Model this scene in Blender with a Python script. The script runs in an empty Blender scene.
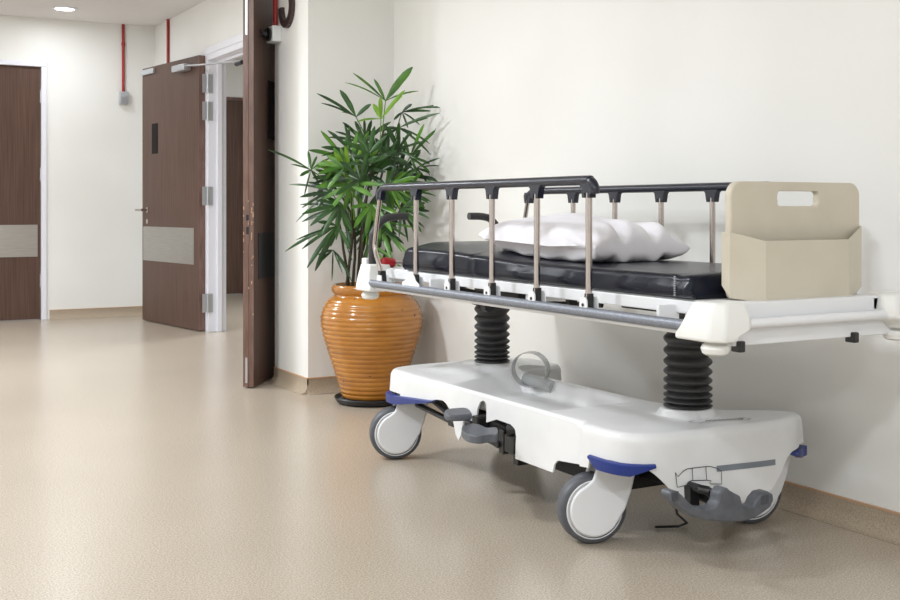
import bpy, bmesh, math, random
from mathutils import Vector, Matrix
random.seed(7)
C = bpy.context.scene.collection
PI = math.pi
sc = bpy.context.scene

# ------------------------------------------------------------ camera
F, HY, VX = 1130.0, 208.0, -190.0
YAW = math.atan((450 - VX) / F)
cam_d = bpy.data.cameras.new('camera'); cam = bpy.data.objects.new('camera', cam_d); C.objects.link(cam)
cam.location = (0, 0, 1.0); cam.rotation_euler = (PI / 2, 0, -YAW)
cam_d.sensor_width = 36; cam_d.lens = F / 900 * 36; cam_d.shift_y = -(300 - HY) / 900
cam_d.clip_start = .05
sc.camera = cam
# ------------------------------------------------------------ light and exposure
sc.view_settings.view_transform = 'Standard'; sc.view_settings.look = 'None'
sc.view_settings.gamma = 1; sc.view_settings.exposure = 0.09
sc.view_settings.use_curve_mapping = False
wd = bpy.data.worlds.new('world'); sc.world = wd; wd.use_nodes = True
wd.node_tree.nodes['Background'].inputs[0].default_value = (.97, .98, 1, 1)
wd.node_tree.nodes['Background'].inputs[1].default_value = .3
CEIL = 2.70
def ceiling_lamp(x, y, power, size, col=(.90, .955, 1), shape='DISK', sy=None, spread=PI):
    l = bpy.data.lights.new('ceiling_lamp', 'AREA'); l.energy = power; l.size = size; l.shape = shape; l.color = col
    if sy: l.size_y = sy
    l.spread = spread
    o = bpy.data.objects.new('ceiling_lamp', l); C.objects.link(o); o.location = (x, y, CEIL - .02)
    return o
for x, y, p, s in [(.5, -1.8, 62, .3), (-.5, .4, 58, .28), (-1.2, 2.6, 24, .4), (.9, 3.7, 7, .3), (0, 4.6, 72, .4),
                   (.4, 7.5, 70, .4), (-1.3, 8.0, 66, .4), (1.885, 9.98, 7, .15), (0.0, 9.8, 14, .2)]:
    ceiling_lamp(x, y, p, s)
ceiling_lamp(4.0, 9.6, 60, .4)

# ------------------------------------------------------------ materials
def mat(name, col, rough=.5, metal=0, spec=.5, coat=0, **k):
    m = bpy.data.materials.new(name); m.use_nodes = True
    b = m.node_tree.nodes['Principled BSDF']
    b.inputs['Base Color'].default_value = (*col, 1); b.inputs['Roughness'].default_value = rough
    b.inputs['Metallic'].default_value = metal; b.inputs['Specular IOR Level'].default_value = spec
    b.inputs['Coat Weight'].default_value = coat
    return m
def srgb(r, g, b):
    f = lambda v: (v / 255 / 12.92) if v / 255 < .04045 else ((v / 255 + .055) / 1.055) ** 2.4
    return (f(r), f(g), f(b))
def mix_noise(m, c1, c2, scale=(1, 1, 1), ns=10, detail=4, lo=.35, hi=.65, bump=0, bscale=None, dist=.002, rough2=None):
    nt = m.node_tree; N = nt.nodes; L = nt.links; b = N['Principled BSDF']
    tc = N.new('ShaderNodeTexCoord'); mp = N.new('ShaderNodeMapping'); mp.inputs['Scale'].default_value = scale
    no = N.new('ShaderNodeTexNoise'); no.inputs['Scale'].default_value = ns; no.inputs['Detail'].default_value = detail
    r = N.new('ShaderNodeValToRGB'); r.color_ramp.elements[0].position = lo; r.color_ramp.elements[1].position = hi
    r.color_ramp.elements[0].color = (*c1, 1); r.color_ramp.elements[1].color = (*c2, 1)
    L.new(tc.outputs['Object'], mp.inputs[0]); L.new(mp.outputs[0], no.inputs[0]); L.new(no.outputs[0], r.inputs[0])
    L.new(r.outputs[0], b.inputs['Base Color'])
    if bump:
        n2 = N.new('ShaderNodeTexNoise'); n2.inputs['Scale'].default_value = bscale or ns * 3; n2.inputs['Detail'].default_value = 3
        L.new(mp.outputs[0], n2.inputs[0])
        bp = N.new('ShaderNodeBump'); bp.inputs['Strength'].default_value = bump; bp.inputs['Distance'].default_value = dist
        L.new(n2.outputs[0], bp.inputs['Height']); L.new(bp.outputs[0], b.inputs['Normal'])
    return m
M = {}
M['wall'] = mix_noise(mat('wall_paint', (1, 1, 1), .42, spec=.35), srgb(234, 233, 229), srgb(239, 238, 235), ns=1.3, detail=2, bump=.12, bscale=60, dist=.001)
M['ceiling'] = mix_noise(mat('ceiling_paint', (1, 1, 1), .8), srgb(228, 225, 224), srgb(232, 229, 228), ns=2)
fl = mat('vinyl_floor', (1, 1, 1), .25, spec=.6)
def floor_nodes(m, ca, cb, cc):
    nt = m.node_tree; N = nt.nodes; L = nt.links; b = N['Principled BSDF']
    tc = N.new('ShaderNodeTexCoord')
    n1 = N.new('ShaderNodeTexNoise'); n1.inputs['Scale'].default_value = 190; n1.inputs['Detail'].default_value = 3; n1.inputs['Roughness'].default_value = .7
    r1 = N.new('ShaderNodeValToRGB'); r1.color_ramp.elements[0].position = .36; r1.color_ramp.elements[1].position = .64
    r1.color_ramp.elements[0].color = (*ca, 1); r1.color_ramp.elements[1].color = (*cb, 1)
    n2 = N.new('ShaderNodeTexNoise'); n2.inputs['Scale'].default_value = 1.1; n2.inputs['Detail'].default_value = 3
    r2 = N.new('ShaderNodeValToRGB'); r2.color_ramp.elements[0].position = .3; r2.color_ramp.elements[1].position = .7
    r2.color_ramp.elements[0].color = (.93, .93, .93, 1); r2.color_ramp.elements[1].color = (1, 1, 1, 1)
    mx = N.new('ShaderNodeMix'); mx.data_type = 'RGBA'; mx.blend_type = 'MULTIPLY'; mx.inputs[0].default_value = 1
    L.new(tc.outputs['Object'], n1.inputs[0]); L.new(tc.outputs['Object'], n2.inputs[0])
    L.new(n1.outputs[0], r1.inputs[0]); L.new(n2.outputs[0], r2.inputs[0])
    L.new(r1.outputs[0], mx.inputs[6]); L.new(r2.outputs[0], mx.inputs[7]); L.new(mx.outputs[2], b.inputs['Base Color'])
    bp = N.new('ShaderNodeBump'); bp.inputs['Strength'].default_value = .06; bp.inputs['Distance'].default_value = .0006
    L.new(n1.outputs[0], bp.inputs['Height']); L.new(bp.outputs[0], b.inputs['Normal'])
floor_nodes(fl, srgb(160, 146, 129), srgb(206, 194, 178), None); M['floor'] = fl
bb = mat('vinyl_skirting', (1, 1, 1), .4); floor_nodes(bb, srgb(158, 142, 122), srgb(190, 174, 154), None); M['base'] = bb
M['cap'] = mat('skirting_cap', srgb(192, 156, 124), .45)
M['wood'] = mix_noise(mat('dark_veneer', (1, 1, 1), .42, spec=.3), srgb(76, 55, 46), srgb(98, 75, 64), scale=(30, 30, .8), ns=3, detail=6, lo=.3, hi=.7)
M['woodedge'] = mix_noise(mat('veneer_edge', (1, 1, 1), .4), srgb(104, 78, 68), srgb(126, 98, 88), scale=(8, 8, 1), ns=6)
M['frame'] = mat('white_frame_paint', srgb(232, 232, 240), .35)
M['steel'] = mix_noise(mat('brushed_steel', (1, 1, 1), .38, metal=.9), srgb(178, 175, 170), srgb(190, 187, 182), scale=(2, 2, 60), ns=4)
M['chrome'] = mat('chrome', srgb(190, 180, 176), .2, metal=1)
M['satin'] = mat('satin_steel', srgb(186, 188, 192), .35, metal=.6)
M['red'] = mat('red_conduit', srgb(158, 34, 34), .4)
M['greybox'] = mat('grey_box_plastic', srgb(178, 180, 184), .5)
M['whitebox'] = mat('white_box_plastic', srgb(226, 228, 228), .4)
M['black'] = mat('black_plastic', (.012, .012, .013), .4)
M['rubber'] = mat('black_rubber', srgb(54, 53, 54), .5)
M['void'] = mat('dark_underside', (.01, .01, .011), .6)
M['hood'] = mix_noise(mat('white_moulded_cover', (1, 1, 1), .33, spec=.45), srgb(222, 222, 222), srgb(231, 231, 232), ns=5, detail=5)
M['white'] = mat('white_enamel', srgb(232, 233, 236), .35)
M['cream'] = mat('cream_white_plastic', srgb(234, 234, 231), .38)
M['beige'] = mix_noise(mat('beige_plastic', (1, 1, 1), .48), srgb(200, 191, 174), srgb(206, 198, 181), ns=6, bump=.05, bscale=200, dist=.0005)
M['navy'] = mat('navy_plastic', srgb(30, 34, 48), .3)
M['blue'] = mat('blue_bumper', srgb(24, 48, 124), .35)
M['bar'] = mix_noise(mat('worn_grey_tube', (1, 1, 1), .45, metal=.35), srgb(116, 120, 130), srgb(136, 140, 149), scale=(1, 1, 1), ns=160)
M['tire'] = mat('grey_tyre', srgb(82, 84, 90), .45)
M['pedal'] = mix_noise(mat('grey_pedal', (1, 1, 1), .45), srgb(84, 87, 94), srgb(98, 101, 108), ns=30)
M['vinyl'] = mat('black_vinyl', (.006, .008, .017), .27, spec=.2)
_b = M['vinyl'].node_tree
_n = _b.nodes.new('ShaderNodeTexNoise'); _n.inputs['Scale'].default_value = 9; _n.inputs['Detail'].default_value = 2
_t = _b.nodes.new('ShaderNodeTexCoord'); _p = _b.nodes.new('ShaderNodeBump'); _p.inputs['Strength'].default_value = .12; _p.inputs['Distance'].default_value = .01
_b.links.new(_t.outputs['Object'], _n.inputs[0]); _b.links.new(_n.outputs[0], _p.inputs['Height']); _b.links.new(_p.outputs[0], _b.nodes['Principled BSDF'].inputs['Normal'])
M['stitch'] = mat('stitch_thread', srgb(190, 192, 198), .6)
M['linen'] = mix_noise(mat('white_linen', (1, 1, 1), .85, spec=.2), srgb(232, 230, 236), srgb(238, 236, 241), ns=8, bump=.25, bscale=14, dist=.006)
M['knob'] = mat('red_grip', srgb(170, 22, 34), .3)
M['clear'] = mat('smoky_clear_plastic', srgb(196, 198, 198), .2); M['clear'].node_tree.nodes['Principled BSDF'].inputs['Alpha'].default_value = .6
M['ink'] = mat('dark_ink', srgb(40, 42, 48), .5)
M['stripe'] = mat('grey_stripe', srgb(122, 128, 138), .4)
pot = mat('glazed_pot', (1, 1, 1), .22, spec=.55, coat=.35)
mix_noise(pot, srgb(160, 100, 27), srgb(192, 128, 45), scale=(1, 1, 2.5), ns=7, detail=5, lo=.3, hi=.75); M['pot'] = pot
# small dark pits on the glaze
N = pot.node_tree.nodes; L = pot.node_tree.links; B = N['Principled BSDF']
src = B.inputs['Base Color'].links[0].from_socket
no = N.new('ShaderNodeTexNoise'); no.inputs['Scale'].default_value = 26; no.inputs['Detail'].default_value = 1
tcx = N.new('ShaderNodeTexCoord'); L.new(tcx.outputs['Object'], no.inputs[0])
rr = N.new('ShaderNodeValToRGB'); rr.color_ramp.elements[0].position = .74; rr.color_ramp.elements[1].position = .77
rr.color_ramp.elements[0].color = (0, 0, 0, 1); rr.color_ramp.elements[1].color = (1, 1, 1, 1)
mxx = N.new('ShaderNodeMix'); mxx.data_type = 'RGBA'; mxx.inputs[7].default_value = (*srgb(90, 45, 20), 1)
L.new(no.outputs[0], rr.inputs[0]); L.new(rr.outputs[0], mxx.inputs[0]); L.new(src, mxx.inputs[6]); L.new(mxx.outputs[2], B.inputs['Base Color'])
M['soil'] = mat('dark_soil', srgb(50, 38, 28), .9)
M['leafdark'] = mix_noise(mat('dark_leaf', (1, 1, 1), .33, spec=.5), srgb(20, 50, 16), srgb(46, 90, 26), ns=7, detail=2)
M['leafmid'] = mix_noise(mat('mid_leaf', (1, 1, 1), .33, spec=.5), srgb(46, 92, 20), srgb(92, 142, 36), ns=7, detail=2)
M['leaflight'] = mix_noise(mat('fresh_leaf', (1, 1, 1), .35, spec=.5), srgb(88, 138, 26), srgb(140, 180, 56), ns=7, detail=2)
M['cane'] = mat('brown_cane', srgb(58, 48, 32), .7)
M['lampglow'] = mat('lamp_diffuser', (1, 1, 1), .5)
M['lampglow'].node_tree.nodes['Principled BSDF'].inputs['Emission Color'].default_value = (1, .97, .93, 1)
M['lampglow'].node_tree.nodes['Principled BSDF'].inputs['Emission Strength'].default_value = 9
M['number'] = mat('dark_brown_lettering', srgb(58, 44, 42), .4)
M['glass'] = mat('dark_glass', srgb(26, 20, 20), .6, spec=.15)

# ------------------------------------------------------------ helpers
def w(px, Z):            # camera-frame lateral, depth -> x, y
    s, c = math.sin(YAW), math.cos(YAW); X = (px - 450) / F * Z
    return (c * X + s * Z, -s * X + c * Z)
def onx(px, py, x0):
    s, c = math.sin(YAW), math.cos(YAW); t = (px - 450) / F
    Z = x0 / (c * t + s); return ((-s * t + c) * Z, 1 - (py - HY) * Z / F)
def ony(px, py, y0):
    s, c = math.sin(YAW), math.cos(YAW); t = (px - 450) / F
    Z = y0 / (-s * t + c); return ((c * t + s) * Z, 1 - (py - HY) * Z / F)

def floorp(px, py, z):
    Z = (1 - z) * F / (py - HY); return w(px, Z)
def obj(name, bm, m, parent=None, smooth=True, ang=35, bevel=0, bseg=2, subsurf=0, solid=0, off=None):
    me = bpy.data.meshes.new(name)
    bmesh.ops.recalc_face_normals(bm, faces=bm.faces)
    o = bpy.data.objects.new(name, me); C.objects.link(o)
    if parent is not None:
        org = origin(parent); bmesh.ops.translate(bm, verts=bm.verts, vec=-org); o.parent = parent; o['_w'] = [0, 0, 0]
        o['_w'] = list(org)
    else:
        v = [x.co for x in bm.verts]
        cx = (min(a.x for a in v) + max(a.x for a in v)) / 2; cy = (min(a.y for a in v) + max(a.y for a in v)) / 2; cz = min(a.z for a in v)
        org = Vector((cx, cy, cz)); bmesh.ops.translate(bm, verts=bm.verts, vec=-org); o.location = org; o['_w'] = list(org)
    for f in bm.faces: f.smooth = smooth
    if smooth:
        for e in bm.edges:
            if len(e.link_faces) == 1: e.smooth = False
            if len(e.link_faces) == 2 and e.calc_face_angle(0) > math.radians(ang): e.smooth = False
    bm.to_mesh(me); bm.free()
    for mm in (m if isinstance(m, list) else [m]): me.materials.append(mm)
    if solid:
        s = o.modifiers.new('s', 'SOLIDIFY'); s.thickness = solid; s.offset = -1 if off is None else off
    if bevel:
        b = o.modifiers.new('b', 'BEVEL'); b.width = bevel; b.segments = bseg; b.limit_method = 'ANGLE'; b.angle_limit = math.radians(30)
        b.harden_normals = False
    if subsurf:
        b = o.modifiers.new('u', 'SUBSURF'); b.levels = subsurf; b.render_levels = subsurf
    return o
def origin(o): return Vector(o['_w'])
def thing(name, label, cat, loc, group=None, kind=None):
    o = bpy.data.objects.new(name, None); C.objects.link(o); o.location = loc; o['_w'] = list(loc); o.empty_display_size = .1
    if label: o['label'] = label
    if cat: o['category'] = cat
    if group: o['group'] = group
    if kind: o['kind'] = kind
    return o
def tag(o, label=None, cat=None, group=None, kind=None):
    if label: o['label'] = label
    if cat: o['category'] = cat
    if group: o['group'] = group
    if kind: o['kind'] = kind
    return o
def box(bm, x0, x1, y0, y1, z0, z1):
    v = [bm.verts.new(p) for p in [(x0, y0, z0), (x1, y0, z0), (x1, y1, z0), (x0, y1, z0), (x0, y0, z1), (x1, y0, z1), (x1, y1, z1), (x0, y1, z1)]]
    for f in [(0, 3, 2, 1), (4, 5, 6, 7), (0, 1, 5, 4), (1, 2, 6, 5), (2, 3, 7, 6), (3, 0, 4, 7)]: bm.faces.new([v[i] for i in f])
    return v
def obox(bm, o, u, v, n, a0, a1, b0, b1, c0, c1):   # box in a local frame
    o, u, v, n = Vector(o), Vector(u), Vector(v), Vector(n)
    vs = box(bm, a0, a1, b0, b1, c0, c1)
    for q in vs: q.co = o + u * q.co.x + v * q.co.y + n * q.co.z
    return vs
def tube(bm, pts, r, seg=12, cap=True):
    pts = [Vector(p) for p in pts]; rings = []; up = None
    rs = r if isinstance(r, (list, tuple)) else [r] * len(pts)
    for i, p in enumerate(pts):
        d = (pts[min(i + 1, len(pts) - 1)] - pts[max(i - 1, 0)]).normalized()
        if up is None:
            up = Vector((0, 0, 1)) if abs(d.z) < .9 else Vector((0, 1, 0))
        a = (up - d * up.dot(d)).normalized(); b = d.cross(a); up = a
        rings.append([bm.verts.new(p + (a * math.cos(2 * PI * k / seg) + b * math.sin(2 * PI * k / seg)) * rs[i]) for k in range(seg)])
    for i in range(len(rings) - 1):
        for k in range(seg): bm.faces.new([rings[i][k], rings[i][(k + 1) % seg], rings[i + 1][(k + 1) % seg], rings[i + 1][k]])
    if cap: bm.faces.new(rings[0][::-1]); bm.faces.new(rings[-1])
def lathe(bm, prof, c, seg=48, axis=None, cap=True):
    # prof: (r, h); axis vector (default z)
    c = Vector(c); n = Vector(axis or (0, 0, 1)).normalized()
    a = n.orthogonal().normalized(); b = n.cross(a); rings = []
    for r, h in prof:
        if r < 1e-5: rings.append([bm.verts.new(c + n * h)])
        else: rings.append([bm.verts.new(c + n * h + (a * math.cos(2 * PI * k / seg) + b * math.sin(2 * PI * k / seg)) * r) for k in range(seg)])
    for i in range(len(rings) - 1):
        A, Bq = rings[i], rings[i + 1]
        for k in range(seg):
            j = (k + 1) % seg
            if len(A) == 1 and len(Bq) == 1: continue
            if len(A) == 1: bm.faces.new([A[0], Bq[j], Bq[k]])
            elif len(Bq) == 1: bm.faces.new([A[k], A[j], Bq[0]])
            else: bm.faces.new([A[k], A[j], Bq[j], Bq[k]])
    if cap:
        if len(rings[0]) > 1: bm.faces.new(rings[0][::-1])
        if len(rings[-1]) > 1: bm.faces.new(rings[-1])
def prism(bm, poly, fn0, fn1):     # poly 2d -> two 3d caps
    a = [bm.verts.new(fn0(*p)) for p in poly]; b = [bm.verts.new(fn1(*p)) for p in poly]
    bm.faces.new(a[::-1]); bm.faces.new(b); n = len(poly)
    for i in range(n): bm.faces.new([a[i], a[(i + 1) % n], b[(i + 1) % n], b[i]])
def smoothpts(pts, n=6):   # catmull-rom
    P = [Vector(p) for p in pts]; P = [P[0] * 2 - P[1]] + P + [P[-1] * 2 - P[-2]]; out = []
    for i in range(1, len(P) - 2):
        for k in range(n):
            t = k / n
            out.append(.5 * ((2 * P[i]) + (P[i + 1] - P[i - 1]) * t + (2 * P[i - 1] - 5 * P[i] + 4 * P[i + 1] - P[i + 2]) * t * t + (3 * P[i] - P[i - 1] - 3 * P[i + 1] + P[i + 2]) * t ** 3))
    out.append(P[-2]); return out
NB = bmesh.new

# ------------------------------------------------------------ room shell
XW, YB, XP, YP1, YBK, XD = 2.85, 5.67, 2.333, 6.17, 10.6, 2.82
HJ, FJ = 6.86, 8.93         # door opening in the corridor wall
bm = NB(); box(bm, -2.6, 6.5, -3.1, 12.75, -.1, 0); tag(obj('floor', bm, M['floor'], smooth=False), kind='structure')
bm = NB(); box(bm, -2.6, 6.5, -3.1, 12.75, CEIL, CEIL + .1); tag(obj('ceiling', bm, M['ceiling'], smooth=False), kind='structure')
def wallbox(name, boxes, m='wall', **k):
    bm = NB()
    for b in boxes: box(bm, *b)
    return tag(obj(name, bm, M[m], smooth=False, **k), kind='structure')
wallbox('wall_right', [(XW, XW + .15, -3.0, YB, 0, CEIL)])
wallbox('wall_alcove', [(XP, XW + .15, YB, YP1, 0, CEIL)])
wallbox('wall_door_side', [(XD, XD + .11, YP1, HJ, 0, CEIL), (XD, XD + .11, HJ, FJ, 2.24, CEIL), (XD, XD + .11, FJ, YBK, 0, CEIL)])
wallbox('wall_back', [(-2.5, .81, YBK, YBK + .15, 0, CEIL), (.81, 1.83, YBK, YBK + .15, 2.29, CEIL), (1.83, XD + .15, YBK, YBK + .15, 0, CEIL)])
wallbox('wall_left', [(-2.6, -2.5, -3.0, YBK, 0, CEIL)])
wallbox('wall_front', [(-2.5, XW, -3.1, -3.0, 0, CEIL)])
wallbox('wall_side_room', [(XD + .15, 3.3, 12.6, 12.7, 0, CEIL), (3.3, 4.42, 12.6, 12.7, 2.28, CEIL), (4.42, 6.5, 12.6, 12.7, 0, CEIL), (6.4, 6.5, 6.0, 12.6, 0, CEIL),
                            (XW + .15, 6.5, 6.0, 6.17, 0, CEIL), (XD, XD + .15, YBK + .15, 12.7, 0, CEIL)])
# skirting: coved vinyl, with a wood coloured cap strip
def skirting(name, capname, p0, p1, n, e0=0, e1=0):
    p0, p1, n = Vector((*p0, 0)), Vector((*p1, 0)), Vector((*n, 0))
    d = (p1 - p0).normalized(); p0 = p0 - d * e0; p1 = p1 + d * e1
    prof = [(0, 0.0), (.045, .0), (.045, .001), (.032, .004), (.018, .013), (.009, .028), (.006, .045), (.006, .078), (0, .078)]
    bm = NB(); a = []; b = []
    for x, z in prof:
        a.append(bm.verts.new(p0 + n * x + d * (-(x) if e0 else 0) * 0 + Vector((0, 0, z + .0005)))); b.append(bm.verts.new(p1 + n * x + Vector((0, 0, z + .0005))))
    k = len(prof)
    for i in range(k): bm.faces.new([a[i], a[(i + 1) % k], b[(i + 1) % k], b[i]])
    bm.faces.new(a); bm.faces.new(b[::-1])
    tag(obj(name, bm, M['base'], ang=50), kind='structure')
    bm = NB(); u = (p1 - p0).normalized(); ln = (p1 - p0).length
    obox(bm, p0, u, n, (0, 0, 1), 0, ln, 0, .0085, .0785, .085)
    tag(obj(capname, bm, M['cap'], smooth=False), kind='structure')
skirting('baseboard_right', 'trim_1', (XW, -2.9), (XW, YB), (-1, 0))
skirting('baseboard_alcove', 'trim_2', (XW, YB), (XP, YB), (0, -1), 0, .006)
skirting('baseboard_pier', 'trim_3', (XP, YB), (XP, YP1), (-1, 0), .006, 0)
skirting('baseboard_back', 'trim_4', (1.87, YBK), (XD, YBK), (0, -1))
skirting('baseboard_door_side', 'trim_5', (XD, FJ + .06), (XD, YBK), (-1, 0))

# ------------------------------------------------------------ doors
def hinge(parent, c, u, n, h=.13, wd_=.1):   # plate lying on a face, knuckle at one edge
    bm = NB(); c = Vector(c); u = Vector(u); n = Vector(n)
    obox(bm, c, u, (0, 0, 1), n, -wd_ / 2, wd_ / 2, -h / 2, h / 2, 0, .004)
    tube(bm, [c + n * .008 + Vector((0, 0, -h / 2)), c + n * .008 + Vector((0, 0, h / 2))], .009, 8)
    for sx in (-1, 1):
        for k in (-1, 0, 1):
            lathe(bm, [(.006, 0), (.006, .002)], c + u * (sx * wd_ * .3) + n * .004 + Vector((0, 0, k * h * .33)), 8, n)
    return obj('hinge', bm, M['satin'], parent)
# closed door in the back wall
d = thing('door_1', None, None, (1.3, YBK, 0), kind='structure')
bm = NB(); box(bm, .86, 1.797, YBK + .02, YBK + .065, .008, 2.262); obj('leaf', bm, M['wood'], d, smooth=False)
bm = NB(); box(bm, .80, .86, YBK - .015, YBK + .15, 0, 2.2625); box(bm, 1.800, 1.845, YBK - .015, YBK + .15, 0, 2.2625); box(bm, .80, 1.845, YBK - .015, YBK + .15, 2.263, 2.305)
obj('door_frame', bm, M['frame'], d, smooth=False, bevel=.003)
bm = NB(); box(bm, .90, 1.772, YBK + .016, YBK + .0205, .565, .85); obj('kick_plate', bm, M['steel'], d, smooth=False)
for z in (.35, 1.3, 2.0):
    bm = NB(); tube(bm, [(1.7985, YBK + .014, z - .06), (1.7985, YBK + .014, z + .06)], .008, 8); obj('hinge', bm, M['satin'], d)
# open leaf, hinged at the far jamb
def leafframe(h, l):
    h, l = Vector((*h, 0)), Vector((*l, 0)); u = (l - h); L_ = u.length; u.normalize(); n = Vector((u.y, -u.x, 0)); return h, u, n, L_
h, u, n, L2 = leafframe((2.733, 8.945), (2.572, 10.09))     # n faces away from wall or towards
if n.dot(Vector((-1, -.5, 0))) < 0: n = -n
Zv = Vector((0, 0, 1))
d = thing('door_2', None, None, (2.68, 9.5, 0), kind='structure')
bm = NB(); obox(bm, h, u, Zv, n, 0, L2, .008, 2.235, -.052, 0); obj('leaf', bm, M['wood'], d, smooth=False)
bm = NB(); obox(bm, h, u, Zv, n, -.004, 0, .008, 2.235, -.052, 0); obj('edge_lipping', bm, M['woodedge'], d, smooth=False)
def on_leaf(px, py, nn=0):      # where a line of sight meets the leaf face
    s, c = math.sin(YAW), math.cos(YAW); t = (px - 450) / F
    dr = Vector((c * t + s, -s * t + c, 0)); k = (h + n * nn).dot(n) / dr.dot(n)
    p = dr * k; return (p - h).dot(u), 1 - (py - HY) * k / F
a0, z0 = on_leaf(194, 228); a1, z1 = on_leaf(143.5, 260)
bm = NB(); obox(bm, h, u, Zv, n, a0, a1, z1, z0, .0, .003); obj('kick_plate', bm, M['steel'], d, smooth=False)
a0, z0 = on_leaf(158, 123); a1, z1 = on_leaf(152, 154)
bm = NB(); obox(bm, h, u, Zv, n, a0, a1, z1, z0, .0, .002); obj('vision_panel', bm, M['glass'], d, smooth=False)
a0, z0 = on_leaf(147.5, 210)
bm = NB(); P = h + u * a0 + Zv * z0
lathe(bm, [(.026, 0), (.026, .006), (.012, .009), (.011, .05), (.012, .06), (0, .062)], P, 16, n)
tube(bm, [P + n * .052 + u * (-.005), P + n * .054 + u * .03, P + n * .054 + u * .13], .010, 10)
lathe(bm, [(.022, 0), (.022, .005), (.008, .007), (0, .007)], P - Zv * .10, 16, n)
obj('lever_handle', bm, M['chrome'], d)
a0, z0 = on_leaf(155, 69); a1, z1 = on_leaf(143, 76)
bm = NB(); obox(bm, h, u, Zv, n, a0, a1, z1, z0 + .01, .0, .02); o = obj('door_contact', bm, M['greybox'], d, smooth=False, bevel=.004); o['label'] = 'grey contact box at the top corner of the leaf'
# closer body and arm
a0, z0 = on_leaf(193, 67); a1, z1 = on_leaf(174, 74)
bm = NB(); obox(bm, h, u, Zv, n, a0 + .03, a1 - .10, z1 - .004, z0 + .03, 0, .07); o = obj('closer', bm, M['satin'], d, bevel=.008)
cp = h + u * ((a0 + a1) / 2) + Zv * (z0 + .012) + n * .03
bm = NB(); tube(bm, [cp + Zv * -.01, cp + Zv * .012], .016, 10)
e1 = Vector((*w(241, 8.05), 1 - (61 - HY) * 8.05 / F))
tube(bm, [cp + Zv * .012, cp.lerp(e1, .35) + Zv * .004, e1], .008, 8)
obj('closer_arm', bm, M['satin'], o)
bm = NB(); tube(bm, [e1 + Vector((0, .10, -.012)), e1 + Vector((0, -.03, -.012))], .016, 8); obj('arm_bracket', bm, M['black'], o)
# leaf 3 will carry its own bracket; frame of the opening
bm = NB()
box(bm, XD - .03, XD + .122, FJ - .05, FJ, 0, 2.1895); box(bm, XD - .03, XD - .002, FJ + .0005, FJ + .06, 0, 2.2395)
box(bm, XD + .04, XD + .08, FJ - .075, FJ - .05, 0, 2.17)
box(bm, XD - .03, XD + .122, HJ, HJ + .05, 0, 2.1895)
box(bm, XD - .03, XD + .119, HJ, FJ, 2.19, 2.2395); box(bm, XD - .03, XD - .002, HJ - .05, FJ + .06, 2.2405, 2.30); box(bm, XD + .04, XD + .08, HJ, FJ - .05, 2.165, 2.19)
obj('door_frame', bm, M['frame'], d, smooth=False, bevel=.003)
for zc in (.235, 1.097, 1.781, 2.003):
    hinge(d, (XD - .035, FJ - .052, zc), (1, 0, 0), (0, -1, 0), .15, .085)
# open leaf by the pier
h, u, n, L3 = leafframe((2.745, 6.80), (2.138, 5.984))     # from hinge to latch, visible (wall) face
if n.dot(Vector((1, -1, 0))) < 0: n = -n
d = thing('door_3', None, None, (2.44, 6.4, 0), kind='structure')
bm = NB(); obox(bm, h, u, Zv, n, 0, L3 - .004, .008, 2.26, -.06, 0); obj('leaf', bm, M['wood'], d, smooth=False)
bm = NB(); obox(bm, h, u, Zv, n, L3 - .004, L3, .008, 2.26, -.030, 0); obox(bm, h, u, Zv, n, L3 - .004, L3 - .0002, .008, 2.26, -.06, -.030)
obox(bm, h, u, Zv, n, L3 - .004, L3 + .004, .008, 2.26, -.034, -.028)
obj('edge_lipping', bm, M['woodedge'], d, smooth=False)
bm = NB(); obox(bm, h, u, Zv, n, L3, L3 + .003, .80, 1.03, -.045, -.022); o = obj('lock_faceplate', bm, M['woodedge'], d, smooth=False)
bm = NB()
for za, zb in ((.93, .962), (.855, .895)): obox(bm, h, u, Zv, n, L3 + .003, L3 + .0045, za, zb, -.041, -.026)
obj('bolt_slot', bm, M['black'], o, smooth=False)
bm = NB(); obox(bm, h, u, Zv, n, L3, L3 + .003, 1.96, 2.24, -.046, -.030); obj('flush_bolt', bm, M['satin'], d, smooth=False)
bm = NB(); obox(bm, h, u, Zv, n, L3, L3 + .003, .03, .17, -.046, -.030); obj('flush_bolt', bm, M['satin'], d, smooth=False)
bm = NB()   # chips of bare wood on the latch edge
random.seed(3)
for i in range(34):
    zz = random.choice([random.uniform(.35, 1.0), random.uniform(.7, 1.1)]); aa = random.choice([-.058, -.030, -.012, -.004]) ; s_ = random.uniform(.002, .006)
    obox(bm, h, u, Zv, n, L3 + .0003, L3 + .0042, zz, zz + s_ * random.uniform(1, 4), aa, aa + .003 + s_ * .5)
obj('paint_chip', bm, M['cap'], d, smooth=False)
bm = NB(); obox(bm, h, u, Zv, n, .08, L3 - .09, .60, .86, 0, .003); o = obj('kick_plate', bm, M['black'], d, smooth=False); o['label'] = 'dark kick plate'
bm = NB(); obox(bm, h, u, Zv, n, .12, L3 - .28, 1.40, 1.74, 0, .004); obj('vision_panel', bm, M['glass'], d, smooth=False)
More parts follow.
